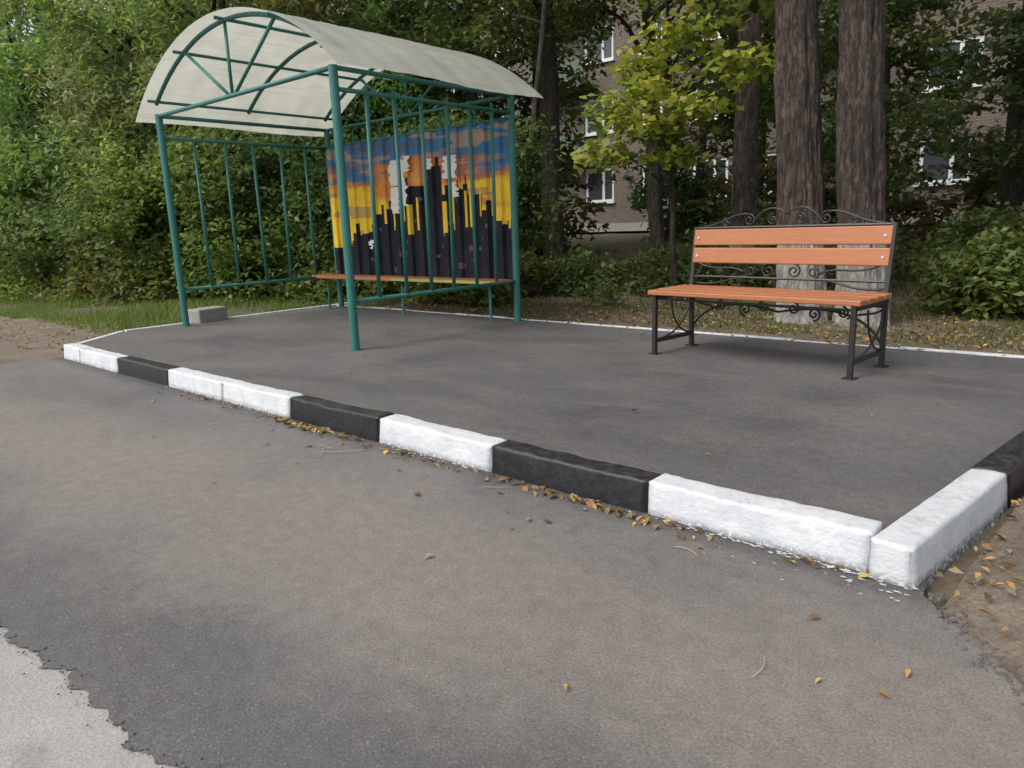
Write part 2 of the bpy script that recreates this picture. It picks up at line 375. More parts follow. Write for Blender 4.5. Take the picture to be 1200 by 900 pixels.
# ------------------------------------------------------------------ bus shelter
sh=empty('bus_stop_shelter')
XL,XR,YF,YB=-10.29,-6.34,4.64,7.31; ZT=3.0
mb=MB()
for (x,y) in ((XL,YF),(XR,YF),(XL,YB),(XR,YB)): mb.tube([(x,y,.13),(x,y,ZT)],.046,12); mb.tube([(x,y,.138),(x,y,.15)],.06,12)
mb.obj('posts',M_teal,sh,smooth=False)
mb=MB()
W=XR-XL; cx=(XL+XR)/2; ov=.33; half=W/2+ov; rise=.90; ZE=2.93
R=(half*half+rise*rise)/(2*rise); zc=ZE+rise-R
def arcz(x,off=0): return zc+math.sqrt(max((R-off)**2-(x-cx)**2,0))
for y in (YF,(YF+YB)/2,YB):
    n=28; a=math.asin((W/2+.02)/(R-.04))
    mb.tube([(cx+(R-.04)*math.sin(a*(2*i/n-1)),y,zc+(R-.04)*math.cos(a*(2*i/n-1))) for i in range(n+1)],.026,8)
    if y==(YF+YB)/2: continue
    mb.tube([(XL,y,ZT-.02),(XR,y,ZT-.02)],.026,8)
    for t in (-.26,0,.26):
        x=cx+t*W; mb.tube([(cx+t*.2,y,ZT-.02),(x,y,arcz(x,.05))],.02,8)
for t in (-1,-.55,0,.55,1):
    x=cx+t*(W/2); mb.tube([(x,YF-.12,arcz(x,.03)),(x,YB+.12,arcz(x,.03))],.02,6)
for x in (XL,XR): mb.tube([(x,YF,ZT-.02),(x,YB,ZT-.02)],.026,8)
mb.obj('roof_frame',M_teal,sh,smooth=True)
for nm,x,nb in (('right',XR,6),('left',XL,5)):
    mb=MB(); zt=2.78 if nm=='right' else 2.70; zb=.66
    mb.tube([(x,YF,zt),(x,YB,zt)],.024,8); mb.tube([(x,YF,zb),(x,YB,zb)],.024,8)
    for i in range(nb):
        y=YF+(YB-YF)*(i+1)/(nb+1); o_=random.uniform(-.015,.015); mb.tube([(x,y+o_,zb),(x,y-o_,zt+ (.06 if nm=='right' else .0))],.022,8)
    mb.obj(nm+'_grille',M_teal,sh,smooth=True)
mb=MB(); nA,nY=70,60; y0,y1=YF-.18,YB+.26; vs=[]; a=math.asin(half/R)
for i in range(nA+1):
    th=a*(2*i/nA-1)
    for j in range(nY+1):
        y=y0+(y1-y0)*j/nY; e_=abs(th)/a; r=R+.003*math.sin(y*2*math.pi/.35)+.012*noise.noise(Vector((th*3,y*1.2,2)))-.02*e_**6*math.sin(y*2.1)
        vs.append((cx+r*math.sin(th),y,zc+r*math.cos(th)))
fs=[(i*(nY+1)+j,(i+1)*(nY+1)+j,(i+1)*(nY+1)+j+1,i*(nY+1)+j+1) for i in range(nA) for j in range(nY)]
mb.add(vs,fs); mb.obj('roof_sheet',M_poly,sh,smooth=True)
# mural panel
def setcol(me,cols):
    at=me.attributes.new('lc','FLOAT_COLOR','FACE'); a=np.ones((len(cols),4),np.float32); a[:,:3]=cols; at.data.foreach_set('color',a.ravel())
NX,NZ=340,180; x0,x1,z0,z1=XL+.04,XR-.04,.66,2.70
def prof(x):
    t=((x-x0)/.26)%1.
    return .0 if t<.4 else (.045*(t-.4)/.08 if t<.48 else (.045 if t<.92 else .045*(1-(t-.92)/.08)))
vs=[(x0+(x1-x0)*i/NX,YB-.065+prof(x0+(x1-x0)*i/NX),z0+(z1-z0)*j/NZ) for j in range(NZ+1) for i in range(NX+1)]
fs=[(j*(NX+1)+i,j*(NX+1)+i+1,(j+1)*(NX+1)+i+1,(j+1)*(NX+1)+i) for j in range(NZ) for i in range(NX)]
me=D.meshes.new('mural_panel'); me.from_pydata(vs,[],fs); me.update()
u=(np.arange(NX)+.5)/NX; v=(np.arange(NZ)+.5)/NZ
h=np.zeros(NX); rs=random.Random(5)
env=lambda t: np.interp(t,[0,.08,.2,.3,.36,.45,.5,.6,.66,.74,.82,.9,1],[.22,.26,.38,.46,.60,.66,.64,.74,.76,.62,.64,.46,.42])
t=0
while t<1:
    w=rs.uniform(.025,.065); hh=float(env(min(t+w/2,1)))*rs.uniform(.80,1.05); h[(u>=t)&(u<t+w)]=hh
    if rs.random()<.5: h[(u>=t+w*.35)&(u<t+w*.6)]+=.06
    t+=w
cols=np.zeros((NZ,NX,3)); blue=np.array([.05,.18,.34]); org=np.array([.62,.23,.06]); yel=np.array([.80,.53,.04]); blk=np.array([.011,.012,.020])
yl=[(rs.random(),rs.uniform(.004,.011),rs.uniform(.5,.72)) for _ in range(22)]
for j in range(NZ):
    for i in range(NX):
        U,V=u[i],v[j]; n=noise.fractal(Vector((U*3.5,V*9,1)),1,2,4)*.2+.015*noise.noise(Vector((U*40,V*60,0))); q=V+n
        c=yel if q<.54 else (yel+(org-yel)*min((q-.54)/.16,1) if q<.76 else org+(blue-org)*min((q-.76)/.10,1))
        n2=noise.fractal(Vector((U*3+7,V*10,4)),1,2,4)
        if V>.66 and n2>.2: c=c*.5+np.array([.62,.34,.12])*.5
        if V>.45 and n2<-.22: c=c*.5+np.array([.12,.10,.16])*.5
        if V<h[i]:
            c=blk*(1+.8*noise.noise(Vector((U*50,V*9,3))))
            if V>.12 and (int(U*90)*7+int(V*40)*13)%53==0 and V<h[i]-.05: c=np.array([.07,.09,.15])
            if V<.25 and (int(U*40)*5+int(V*26)*11)%43==0: c=np.array([.14,.04,.07])
        for (a_,w_,hh) in yl:
            if abs(U-a_)<w_ and hh*.6<V<hh and V<h[i]*1.02: c=yel*.95
        if V<.03 : c=blk*1.3
        cols[j,i]=c
setcol(me,cols.reshape(-1,3)); me.materials.append(M_mural); o=D.objects.new('mural_panel',me); link(o,sh)
mb=MB()
for z in (z0-.016,z1+.016): mb.tube([(XL,YB-.02,z),(XR,YB-.02,z)],.02,8)
for k in range(1,6): 
    x=XL+W*k/6; mb.tube([(x,YB+.02,z0),(x,YB+.02,ZT-.03)],.014,6)
mb.obj('panel_frame',M_teal,sh,smooth=True)
mb=MB()
def paper(x,z,w,hh):
    n=9; vs=[]
    for i in range(n+1):
        for k in (0,1): vs.append((x+w*k+.045*random.uniform(-1,1),YB-.072-.006*random.random(),z+hh*i/n))
    mb.add(vs,[(2*i,2*i+1,2*i+3,2*i+2) for i in range(n)])
paper(-8.72,1.62,.20,.38); paper(-8.70,2.02,.32,.36); paper(-8.50,1.72,.16,.34); paper(-8.40,2.2,.12,.22); paper(-7.55,2.05,.24,.30); paper(-7.42,1.80,.12,.2); paper(-7.9,2.2,.12,.14); paper(-9.3,1.1,.1,.14)
mb.obj('torn_notices',M_paper,sh)
mb=MB()
for k in range(3): mb.box(((XL+XR)/2-.04,6.90+k*.115,.675),(W+.12,.105,.045))
o=mb.obj('seat_planks',M_wood,sh,bevel=.004)
mb=MB(); mb.box(((XL+XR)/2+.95,6.843,.677),(2.0,.006,.038)); mb.obj('seat_edge_paint',M_bpaint,sh)
mb=MB()
for x in (XL+.12,cx,XR-.2): mb.tube([(x,6.87,.635),(x,7.17,.635),],.018,6); mb.tube([(x,7.0,.13),(x,7.0,.635)],.02,6)
mb.obj('seat_legs',M_teal,sh)
mb=MB(); mb.box((-10.62,5.12,.215),(.30,.52,.24),.25); o=mb.obj('concrete_block',M_stone,bevel=.02)
# ------------------------------------------------------------------ park bench
bench=empty('park_bench'); bl=1.84; BD=.62
ang=math.atan2(5.84-6.03,1.80); bench.location=(-3.50,6.02,PZ); bench.rotation_euler=(0,0,ang)
mb=MB(); sq=.027
for x in (0,bl):
    mb.tube([(x,0,0),(x,0,.565)],sq,4,rot=math.pi/4)
    mb.tube([(x,BD,0),(x,BD-.02,.56),(x,BD+.06,1.17)],sq,4,rot=math.pi/4)
    mb.tube([(x,0,.13),(x,BD,.13)],sq*.9,4,rot=math.pi/4)
    mb.tube([(x,0,.545),(x,BD,.545)],sq,4,rot=math.pi/4)
    for y in (0,BD): mb.box((x,y,.006),(.09,.09,.010))
    mb.tube([(x,.04+(BD-.08)*math.sin(t),.14+.36*(1-math.cos(t))) for t in [k*math.pi/2/12 for k in range(13)]],.009,6)
    mb.tube([(x,BD-.03-(BD-.08)*math.sin(t)*.6,.15+.36*(1-math.cos(t))) for t in [k*math.pi/2/12 for k in range(13)]],.009,6)
mb.tube([(0,BD-.01,.50),(bl,BD-.01,.50)],.012,6)
mb.tube([(0,BD+.055,1.16),(bl,BD+.055,1.16)],.013,6)
mb.tube([(0,BD+.0,.70),(bl,BD+.0,.70)],.012,6)
mb.tube([(0,.02,.53),(bl,.02,.53)],.012,6)
mb.obj('iron_frame',M_iron,bench)
mb=MB()
def scroll(cx_,cz,y,r,turns=1.4,dirn=1,a0=0,rad=.009):
    pts=[]; n=34
    for i in range(n+1):
        t=i/n; a=a0+dirn*t*turns*2*math.pi; rr=r*(1-.82*t); pts.append((cx_+rr*math.cos(a),y,cz+rr*math.sin(a)))
    mb.tube(pts,rad,6); return pts[0]
def bez(p0,p1,p2,p3,y,rad=.010,n=18):
    pts=[]
    for i in range(n+1):
        t=i/n; a=(1-t)**3; b_=3*(1-t)**2*t; c=3*(1-t)*t*t; d=t**3
        pts.append((a*p0[0]+b_*p1[0]+c*p2[0]+d*p3[0],y,a*p0[1]+b_*p1[1]+c*p2[1]+d*p3[1]))
    mb.tube(pts,rad,6)
c0=bl/2
yb=BD+.06
for s in (-1,1):
    bez((c0+s*.86,1.17),(c0+s*.6,1.19),(c0+s*.55,1.30),(c0+s*.36,1.28),yb)
    scroll(c0+s*.36,1.225,yb,.055,1.5,s,math.pi/2)
    scroll(c0+s*.60,1.205,yb,.04,1.4,-s,math.pi/2)
    bez((c0+s*.33,1.18),(c0+s*.25,1.34),(c0+s*.10,1.36),(c0,1.27),yb)
    scroll(c0+s*.13,1.225,yb,.05,1.5,-s,math.pi/2)
yb=BD+.0
for s in (-1,1):
    scroll(c0+s*.12,.77,yb,.065,1.5,-s,math.pi/2); scroll(c0+s*.30,.755,yb,.055,1.5,s,-math.pi/2)
    bez((c0+s*.36,.75),(c0+s*.5,.84),(c0+s*.7,.72),(c0+s*.9,.86),yb)
    bez((c0+s*.9,.64),(c0+s*.6,.60),(c0+s*.5,.72),(c0+s*.3,.70),yb)
yb=BD-.01
for s in (-1,1):
    bez((c0+s*.92,.16),(c0+s*.80,.44),(c0+s*.45,.50),(c0,.40),yb,.011)
    scroll(c0+s*.14,.44,yb,.055,1.5,-s,math.pi/2); scroll(c0+s*.33,.40,yb,.06,1.5,s,-math.pi/2); scroll(c0+s*.58,.43,yb,.05,1.4,-s,math.pi/2)
    bez((c0+s*.92,.50),(c0+s*.85,.40),(c0+s*.75,.46),(c0+s*.62,.38),yb)
mb.obj('ironwork_scrolls',M_iron,bench,smooth=True)
def plank(name,cx_,cy,cz,lx,ly,lz,tilt):
    mb=MB(); mb.box((0,0,0),(lx,ly,lz)); o=mb.obj(name,M_wood,bench,bevel=.009); o.location=(cx_,cy,cz); o.rotation_euler=(tilt,random.uniform(-.002,.002),random.uniform(-.002,.002))
for i in range(4): plank('seat_plank_%d'%i,bl/2,.03+i*.157,.590+.002*i,bl+.12,.142,.045,0)
tl=-math.atan2(.08,.61)
plank('back_plank_1',bl/2,BD+.013,.90,bl+.0,.04,.145,tl); plank('back_plank_2',bl/2,BD+.035,1.072,bl+.0,.04,.15,tl)
mb=MB()
for x in (.05,bl-.05):
    for (y,z) in ((BD-.012,.90),(BD+.012,1.072)):
        mb.tube([(x,y-.006,z),(x,y+.008,z)],.011,8)
mb.obj('bolts',M_zinc,bench)
# ------------------------------------------------------------------ foliage machinery
class Leaves:
    def __init__(s): s.P=[];s.C=[];s.S=[];s.N=[];s.A=[]
    def blob(s,c,r,n,size,col,per=12,spread=.16,var=.22,up=.6,shell=.55,elong=1.9,gap=.0,droop=0.):
        m=max(1,n//per); d=rng.normal(size=(m*2,3)); d/=np.linalg.norm(d,axis=1)[:,None]
        rad=shell+(1-shell)*rng.random(m*2)**.5; rad=np.where(rng.random(m*2)<.25,rng.random(m*2),rad)
        tw=np.array(c)+d*rad[:,None]*np.array(r)*(1+.22*np.sin(d[:,:1]*5+c[0])*np.cos(d[:,2:3]*6+c[1]))
        if gap:
            k=np.sin(tw[:,0]*2.9+tw[:,2]*1.7)+np.sin(tw[:,2]*3.7-tw[:,1]*2.1)+np.sin(tw[:,1]*3.3+tw[:,0]*1.1)
            tw=tw[k>gap-1.6]
        tw=tw[:m]; tw=tw[tw[:,2]>.08]; m=len(tw)
        tv=1+var*rng.normal(size=(m,1)); tv=np.clip(tv,.5,1.7)
        hue=rng.normal(size=(m,1))*.06
        P=np.repeat(tw,per,0)+rng.normal(size=(m*per,3))*spread*np.array([1,1,.55])
        P[:,2]-=droop*rng.random(m*per)
        C=np.repeat(np.array(col)[None]*tv*np.concatenate([1+hue*1.6,1+hue*.4,1-hue],1),per,0)*(1+.16*rng.normal(size=(m*per,1)))
        N=rng.normal(size=(m*per,3)); N[:,2]=np.abs(N[:,2])+up; 
        s.P.append(P);s.C.append(np.clip(C,.008,.9));s.N.append(N);s.S.append(size*(.65+.7*rng.random(len(P)))); s.A.append(np.full(len(P),elong))
    def obj(s,name,mat,parent=None,fold=.18):
        P=np.concatenate(s.P);C=np.concatenate(s.C);N=np.concatenate(s.N);S=np.concatenate(s.S)[:,None];A=np.concatenate(s.A)[:,None]
        ok=P[:,2]>.02 if name!='fallen_leaves' else np.ones(len(P),bool)
        P,C,N,S,A=P[ok],C[ok],N[ok],S[ok],A[ok]
        N/=np.linalg.norm(N,axis=1)[:,None]
        T=rng.normal(size=P.shape); T-=N*(T*N).sum(1)[:,None]; T/=np.linalg.norm(T,axis=1)[:,None]; B=np.cross(N,T)
        w=S/A
        v=np.stack([P-T*S*.5,P-T*S*.05+B*w*.5+N*w*fold,P+T*S*.5-N*S*fold*.5,P-T*S*.05-B*w*.5+N*w*fold],1).reshape(-1,3)
        n=len(P); me=D.meshes.new(name); me.vertices.add(4*n); me.vertices.foreach_set('co',v.astype(np.float32).ravel())
        me.loops.add(4*n); me.loops.foreach_set('vertex_index',np.arange(4*n,dtype=np.int32))
        me.polygons.add(n); me.polygons.foreach_set('loop_start',np.arange(0,4*n,4,dtype=np.int32))
        me.update(calc_edges=True); setcol(me,C); me.materials.append(mat); o=D.objects.new(name,me); link(o,parent); return o
def trunk(mb,base,top,r0,r1,n=20,segs=60,wob=.06,flare=.35,rough=.05,ridge=0.):
    base=Vector(base);top=Vector(top); vs=[];fs=[]; L_=(top-base).length
    for i in range(segs+1):
        t=i/segs; c=base.lerp(top,t)+Vector((noise.noise(Vector((t*3,base.x,0))),noise.noise(Vector((t*3,base.y,5))),0))*wob*min(1,t*4)
        r=r0+(r1-r0)*t+r0*flare*math.exp(-t*L_*3.0)
        for k in range(n):
            a=2*math.pi*k/n; ca,sa=math.cos(a),math.sin(a)
            q=1+rough*noise.noise(Vector((ca*2.5,sa*2.5,t*L_*.9+base.x)))*1.6+.04*math.sin(a*3+base.x)
            if ridge: q+=ridge*(.5-abs(noise.noise(Vector((ca*7,sa*7,t*L_*1.6+base.y))))*2)
            vs.append((c.x+r*q*ca,c.y+r*q*sa,c.z))
    for i in range(segs):
        for k in range(n): k2=(k+1)%n; fs.append((i*n+k,i*n+k2,(i+1)*n+k2,(i+1)*n+k))
    mb.add(vs,fs)
def limb(mb,p,q,r0,r1,sag=.15):
    p=Vector(p);q=Vector(q); pts=[];rs=[]
    for i in range(9):
        t=i/8; c=p.lerp(q,t)+Vector((0,0,sag*math.sin(t*math.pi)))+Vector((noise.noise(p*3+Vector((t*3,0,0))),noise.noise(q*3+Vector((0,t*3,0))),0))*.15*math.sin(t*math.pi)
        pts.append(c); rs.append(r0+(r1-r0)*t)
    mb.tube(pts,rs,7)
def tree(name,x,y,z,H,r0,mat,crown,lean=(0,0),n=48,segs=140,leafcol=(.10,.135,.045),lsize=.15,ncrown=9000,crown_r=2.6,limb0=.5,ridge=0.,flare=.3):
    e=empty(name); mb=MB(); top=(x+lean[0],y+lean[1],H); trunk(mb,(x,y,z),top,r0,r0*.5,n,segs,rough=.08,ridge=ridge,flare=flare)
    lv=Leaves()
    for k in range(crown):
        t=limb0+(1-limb0)*(k+.5)/crown; a=k*2.4+x; c=Vector((x,y,z)).lerp(Vector(top),t)
        rr=crown_r*random.uniform(.6,1.); q=c+Vector((math.cos(a)*rr,math.sin(a)*rr,rr*random.uniform(.2,.7)))
        limb(mb,c,q,r0*.35,.02); 
        for _ in range(2):
            w=c.lerp(q,random.uniform(.4,.9)); q2=w+Vector((random.uniform(-1,1),random.uniform(-1,1),random.uniform(-.1,.7)))*.8; limb(mb,w,q2,.035,.008)
        lv.blob(q,(rr*.62,rr*.62,rr*.42),ncrown//crown,lsize,leafcol,gap=.6,spread=.18)
    mb.obj('trunk',mat,e,smooth=True); lv.obj('crown',M_leaf,e); return e
tree('lime_tree',-3.24,9.2,.05,11,.275,M_barkw,7,lean=(-.9,.4),n=110,segs=220,limb0=.6,ncrown=6000,crown_r=3.2,ridge=.12,flare=.18)
tree('lime_tree',-2.56,9.25,.05,11.5,.265,M_barkw,7,lean=(-.75,.2),n=110,segs=220,limb0=.6,ncrown=6000,crown_r=3.2,ridge=.12,flare=.18)
tree('lime_tree',-5.62,12.7,.1,11,.22,M_barkw,7,limb0=.5,ncrown=6500,crown_r=3.0,leafcol=(.10,.13,.045),ridge=.08)
tree('lime_tree',-10.4,13.4,.1,11,.25,M_bark,8,lean=(-.3,0),limb0=.42,ncrown=9000,crown_r=3.2,leafcol=(.10,.13,.045))
tree('lime_tree',-8.2,14.3,.2,10,.17,M_bark,7,lean=(-.8,.3),limb0=.42,ncrown=7000,crown_r=2.8,leafcol=(.10,.13,.045))
tree('lime_tree',-12.8,13.4,.2,10,.2,M_bark,8,lean=(-.5,.3),limb0=.42,ncrown=9000,crown_r=3.,leafcol=(.10,.13,.045))
tree('lime_tree',-2.0,16.0,.3,11,.26,M_bark,6,limb0=.65,ncrown=5000,crown_r=2.6,leafcol=(.08,.10,.04))
tree('lime_tree',-9.6,11.2,.1,9,.07,M_bark,5,lean=(1.1,.2),n=12,segs=40,limb0=.5,ncrown=6000,crown_r=2.2,leafcol=(.12,.15,.05))
e=empty('maple_tree'); mb=MB(); lv=Leaves()
trunk(mb,(-5.95,10.9,.1),(-6.0,10.4,5.6),.055,.02,12,50,wob=.25)
for (dx,dy,z,sc) in [(-1.25,-.5,2.45,.42),(-1.0,-.4,3.05,.5),(-.3,-.9,3.25,.5),(.35,-.7,2.95,.4),(1.0,-.6,3.45,.5),(-.7,-.2,3.75,.45),(.2,-.7,3.95,.5),(1.0,-.5,4.3,.5),(-.3,-.4,4.7,.5),(.7,-.2,4.9,.5),(-.3,-.6,2.75,.35),(-.1,-.3,2.35,.25)]:
    q=(-5.55+dx,10.6+dy,z); limb(mb,(-5.97,10.6,z-.6),q,.022,.006)
    k=1 if z<4 else .6
    lv.blob(q,(sc*1.15,sc*1.15,sc*.42),150,.15,(.23*k+.02,.27*k+.02,.06),per=5,spread=.15,var=.25,up=1.0,shell=.1,elong=1.15,droop=.1)
    lv.blob(q,(sc*1.3,sc*1.3,sc*.45),int(60*k),.14,(.37,.36,.09),per=4,spread=.14,var=.2,up=1.0,shell=.2,elong=1.2)
mb.obj('trunk',M_bark,e,smooth=True); lv.obj('crown',M_leaf,e,fold=.1)
lv=Leaves()
line=[(-26,3.9),(-22,5.0),(-19.4,5.8),(-17.2,6.4),(-15.5,7.0),(-14.2,7.8),(-13.0,8.8),(-11.8,9.6),(-10.4,10.2)]
for k,(x,y) in enumerate(line):
    for z,sc in ((.4,1.05),(1.5,1.25),(2.6,1.2)):
        col=(.15,.20,.065) if k<6 else (.105,.145,.05)
        lv.blob((x+random.uniform(-.5,.5),y+random.uniform(-.4,.4),z),(1.35*sc,1.1*sc,.95),3400,.135,tuple(c*random.uniform(.8,1.2) for c in col),gap=.8)
lv.obj('bushes',M_leaf)
def willow(x,y,H,col,r=2.3):
    e=empty('willow_tree'); mb=MB(); lv=Leaves()
    trunk(mb,(x,y,0),(x+random.uniform(-.5,.5),y,H*.8),.2,.07,14,40,wob=.3)
    for k in range(15):
        z=H*(.28+.72*k/16); a=k*2.4; rr=r*(1-.35*abs(z/H-.5)); q=(x+math.cos(a)*rr*.8,y+math.sin(a)*rr*.8,z)
        limb(mb,(x,y,z-1.1),q,.05,.01)
        lv.blob(q,(rr*.62,rr*.6,.85),1800,.17,tuple(c*random.uniform(.8,1.2) for c in col),elong=3.2,per=14,spread=.2,gap=.9,droop=.25,up=.3)
    mb.obj('trunk',M_bark,e,smooth=True); lv.obj('crown',M_leaf,e)
willow(-22.5,6.6,8.2,(.22,.27,.12)); willow(-19.0,7.8,8.8,(.23,.28,.125)); willow(-16.6,9.0,8.5,(.20,.26,.10)); willow(-14.6,10.8,9.,(.15,.20,.07)); willow(-26.5,5.9,8.,(.19,.24,.10))
# background woodland
lv=Leaves(); mb=MB()
for k in range(26):
    x=-44+k*1.85+random.uniform(-.5,.5)
    y=18+max(0,-x-14)*-.35+random.uniform(-1.5,2.0); 
    if x>-13.5: y=20+random.uniform(-1,2)
    hmax=8.5 if x<-13.5 else random.choice([3.2,5.5,8.5])
    if x>-5: hmax=random.choice([3,4.2,5.5])
    trunk(mb,(x,y,.3),(x+random.uniform(-.6,.6),y,hmax),.16,.07,10,14)
    z=.8
    while z<hmax:
        if not (-13.5<x<0 and 2.6<z<5.5 and random.random()<.5):
            lv.blob((x+random.uniform(-.7,.7),y+random.uniform(-.7,.7),z),(1.7,1.5,1.0),900,.23,tuple(c*random.uniform(.7,1.25) for c in (.10,.13,.05)),gap=.5)
        z+=1.2
for k in range(12):
    x=-34+k*1.75; y=12.5+random.uniform(-.5,1)-max(0,-x-18)*.35
    for z in (1,2.6,4.2,5.8,7.2): lv.blob((x,y,z),(1.6,1.3,1.2),550,.27,(.10,.135,.05),gap=.4)
lv.obj('background_trees',M_leaf); mb.obj('background_tree_trunks',M_bark,smooth=True)
lv=Leaves()
for (x,y,z,sx,sz,n,c) in [(-1.3,10.8,.5,.9,.55,4000,(.14,.18,.055)),(-.3,10.6,.6,.9,.7,4500,(.15,.19,.055)),(.8,10.8,.7,1.1,.8,4500,(.16,.19,.06)),(-.2,12.2,1.3,1.2,.9,4500,(.12,.15,.05)),(-1.6,12.8,.7,1.1,.7,3500,(.10,.13,.045)),(1.6,12.,1.4,1.2,1,4500,(.14,.165,.05)),(-.4,11.2,1.6,.7,.5,900,(.30,.30,.07)),
      (-4.3,12.3,.4,1.1,.45,3000,(.10,.13,.045)),(-6.6,11.8,.4,1.1,.45,3000,(.10,.13,.045)),(-3.6,14,.6,1.3,.6,3000,(.09,.12,.04)),(-7.9,11.3,.4,1.1,.5,3000,(.11,.145,.05)),(-9.2,10.0,.45,.9,.5,3500,(.12,.155,.05)),(-6.5,15.5,.9,1.8,.8,3500,(.09,.12,.045)),(-5.4,11.6,.3,.8,.35,2200,(.11,.14,.05)),(-9.6,8.9,.35,.6,.4,2400,(.15,.19,.06)),(-8.4,8.9,.25,.5,.3,1600,(.13,.165,.055)),(-10.9,8.9,.5,.8,.6,3600,(.14,.18,.055)),(-12.2,8.0,.5,.8,.6,3600,(.15,.19,.06)),(-6.9,9.6,.2,.5,.22,1000,(.12,.15,.05)),
      (-1.5,14.5,2.6,1.4,.7,2800,(.075,.10,.04)),(-.2,14.8,3.4,1.5,.8,3000,(.075,.10,.04)),(-1.8,15,3.9,1.1,.6,1800,(.075,.10,.04)),(.8,14.5,2.4,1.2,.8,2600,(.08,.105,.04)),
      (-4.6,17,3.0,1.5,.9,2400,(.10,.13,.045)),(-6.4,17,5.2,1.6,.9,2200,(.11,.14,.05)),(-7.5,16.5,3.6,1.5,.8,2200,(.10,.13,.045)),(-4.4,13.5,5.6,1.2,.7,1800,(.16,.20,.065))]:
    lv.blob((x,y,z),(sx,sx*.8,sz),n,.115 if z<2 else .15,c,gap=.8,spread=.13)
lv.obj('shrubs',M_leaf)
def grass(name,areas):
    V=[];C=[]
    for (xa,xb,ya,yb,n,h,col) in areas:
        x=rng.uniform(xa,xb,n); y=rng.uniform(ya,yb,n)
        k=np.sin(x*1.7+y)+np.sin(y*2.3-x*.8)+rng.normal(size=n)*.8; ok=k>-.2; x=x[ok];y=y[ok];n=len(x)
        z=np.array([gh(a,b_) for a,b_ in zip(x,y)])
        hh=h*(.4+rng.random(n)); a=rng.uniform(0,6.28,n); w=.006+.004*rng.random(n); lx=rng.normal(size=n)*hh*.4; ly=rng.normal(size=n)*hh*.4
        b0=np.stack([x-np.cos(a)*w,y-np.sin(a)*w,z],1); b1=np.stack([x+np.cos(a)*w,y+np.sin(a)*w,z],1); t=np.stack([x+lx,y+ly,z+hh],1)
        V.append(np.stack([b0,b1,t],1).reshape(-1,3)); C.append(np.array(col)[None]*(1+.3*rng.normal(size=(n,1))).clip(.4,1.8)*np.ones((n,3)))
    V=np.concatenate(V);C=np.concatenate(C);n=len(C)
    me=D.meshes.new(name); me.vertices.add(3*n); me.vertices.foreach_set('co',V.astype(np.float32).ravel())
    me.loops.add(3*n); me.loops.foreach_set('vertex_index',np.arange(3*n,dtype=np.int32))
    me.polygons.add(n); me.polygons.foreach_set('loop_start',np.arange(0,3*n,3,dtype=np.int32))
    me.update(calc_edges=True); setcol(me,C); me.materials.append(M_leaf); link(D.objects.new(name,me))
grass('grass',[(-24,-11.0,3.9,7.5,60000,.12,(.15,.20,.06)),(-12.5,-10,7.6,9.5,8000,.12,(.12,.16,.05)),(-8,1.5,8.0,12.5,14000,.07,(.11,.135,.045)),(.2,3,6.5,10.5,8000,.12,(.12,.155,.045)),(-14,0,12.5,20,14000,.16,(.10,.12,.04))])
def fallen(name,spec):
    lv=Leaves()
    pal=np.array([(.38,.22,.08),(.28,.15,.065),(.46,.33,.11),(.17,.10,.055),(.30,.22,.13),(.22,.17,.11)])
    for (x,y,zoff,size,fl) in spec:
        n=len(x); z=zoff if np.ndim(zoff) else np.full(n,zoff)
        P=np.stack([x,y,z+.006+.008*rng.random(n)],1); N=rng.normal(size=(n,3))*fl; N[:,2]=1
        lv.P.append(P);lv.N.append(N);lv.S.append(size*(.5+.8*rng.random(n)));lv.A.append(1.5+1.5*rng.random(n)); lv.C.append(pal[rng.integers(0,len(pal),n)]*(.7+.6*rng.random((n,1))))
    lv.obj(name,M_dry,fold=.25)
sp=[]
x=np.concatenate([rng.uniform(-6.4,-.6,80),rng.normal(-4.5,.3,75),rng.normal(-1.95,.25,50),rng.normal(-2.9,.4,20)]); n=len(x); y=2.835-np.abs(rng.normal(0,.05,n)); ok=(x<-.55); sp.append((x[ok],y[ok],.010,.06,.35))
x=rng.normal(-3.0,1.4,24); y=2.72-rng.exponential(.2,24); ok=x<-.6; sp.append((x[ok],y[ok],.009,.05,.2))
x=np.array([-1.2,-.62,-.45,-.42,-2.2,-.75,-3.9,-5.2,-1.6]); y=np.array([1.55,2.05,2.1,2.25,1.9,2.4,1.8,2.0,2.2]); sp.append((x,y,.009,.05,.2))
x=rng.uniform(-6,-.9,22); y=rng.uniform(3.1,7.3,22); sp.append((x,y,.15,.045,.2))
x=rng.uniform(-10,-.6,90); y=7.36-np.abs(rng.normal(0,.08,90)); sp.append((x,y,.15,.05,.3))
n=7500; x=rng.uniform(-13,1.8,n); y=7.5+rng.exponential(2.2,n); ok=~((x<-10.2)&(y<6)); x,y=x[ok],y[ok]; sp.append((x,y,np.array([gh(a,b_) for a,b_ in zip(x,y)])+.01,.065,.4))
n=700; x=-.5+rng.exponential(.6,n); y=rng.uniform(1.9,7.5,n); ok=(y>2.95-(x+.5)*1.25)&(x>-.5+SK*(y-2.83)); x,y=x[ok],y[ok]; sp.append((x,y,np.array([gh(a,b_) for a,b_ in zip(x,y)])+.05,.05,.4))
n=800; x=-10.8-rng.exponential(2.8,n); y=rng.uniform(2.8,6.0,n); sp.append((x,y,np.array([gh(a,b_) for a,b_ in zip(x,y)])+.045,.055,.35))
fallen('fallen_leaves',sp)
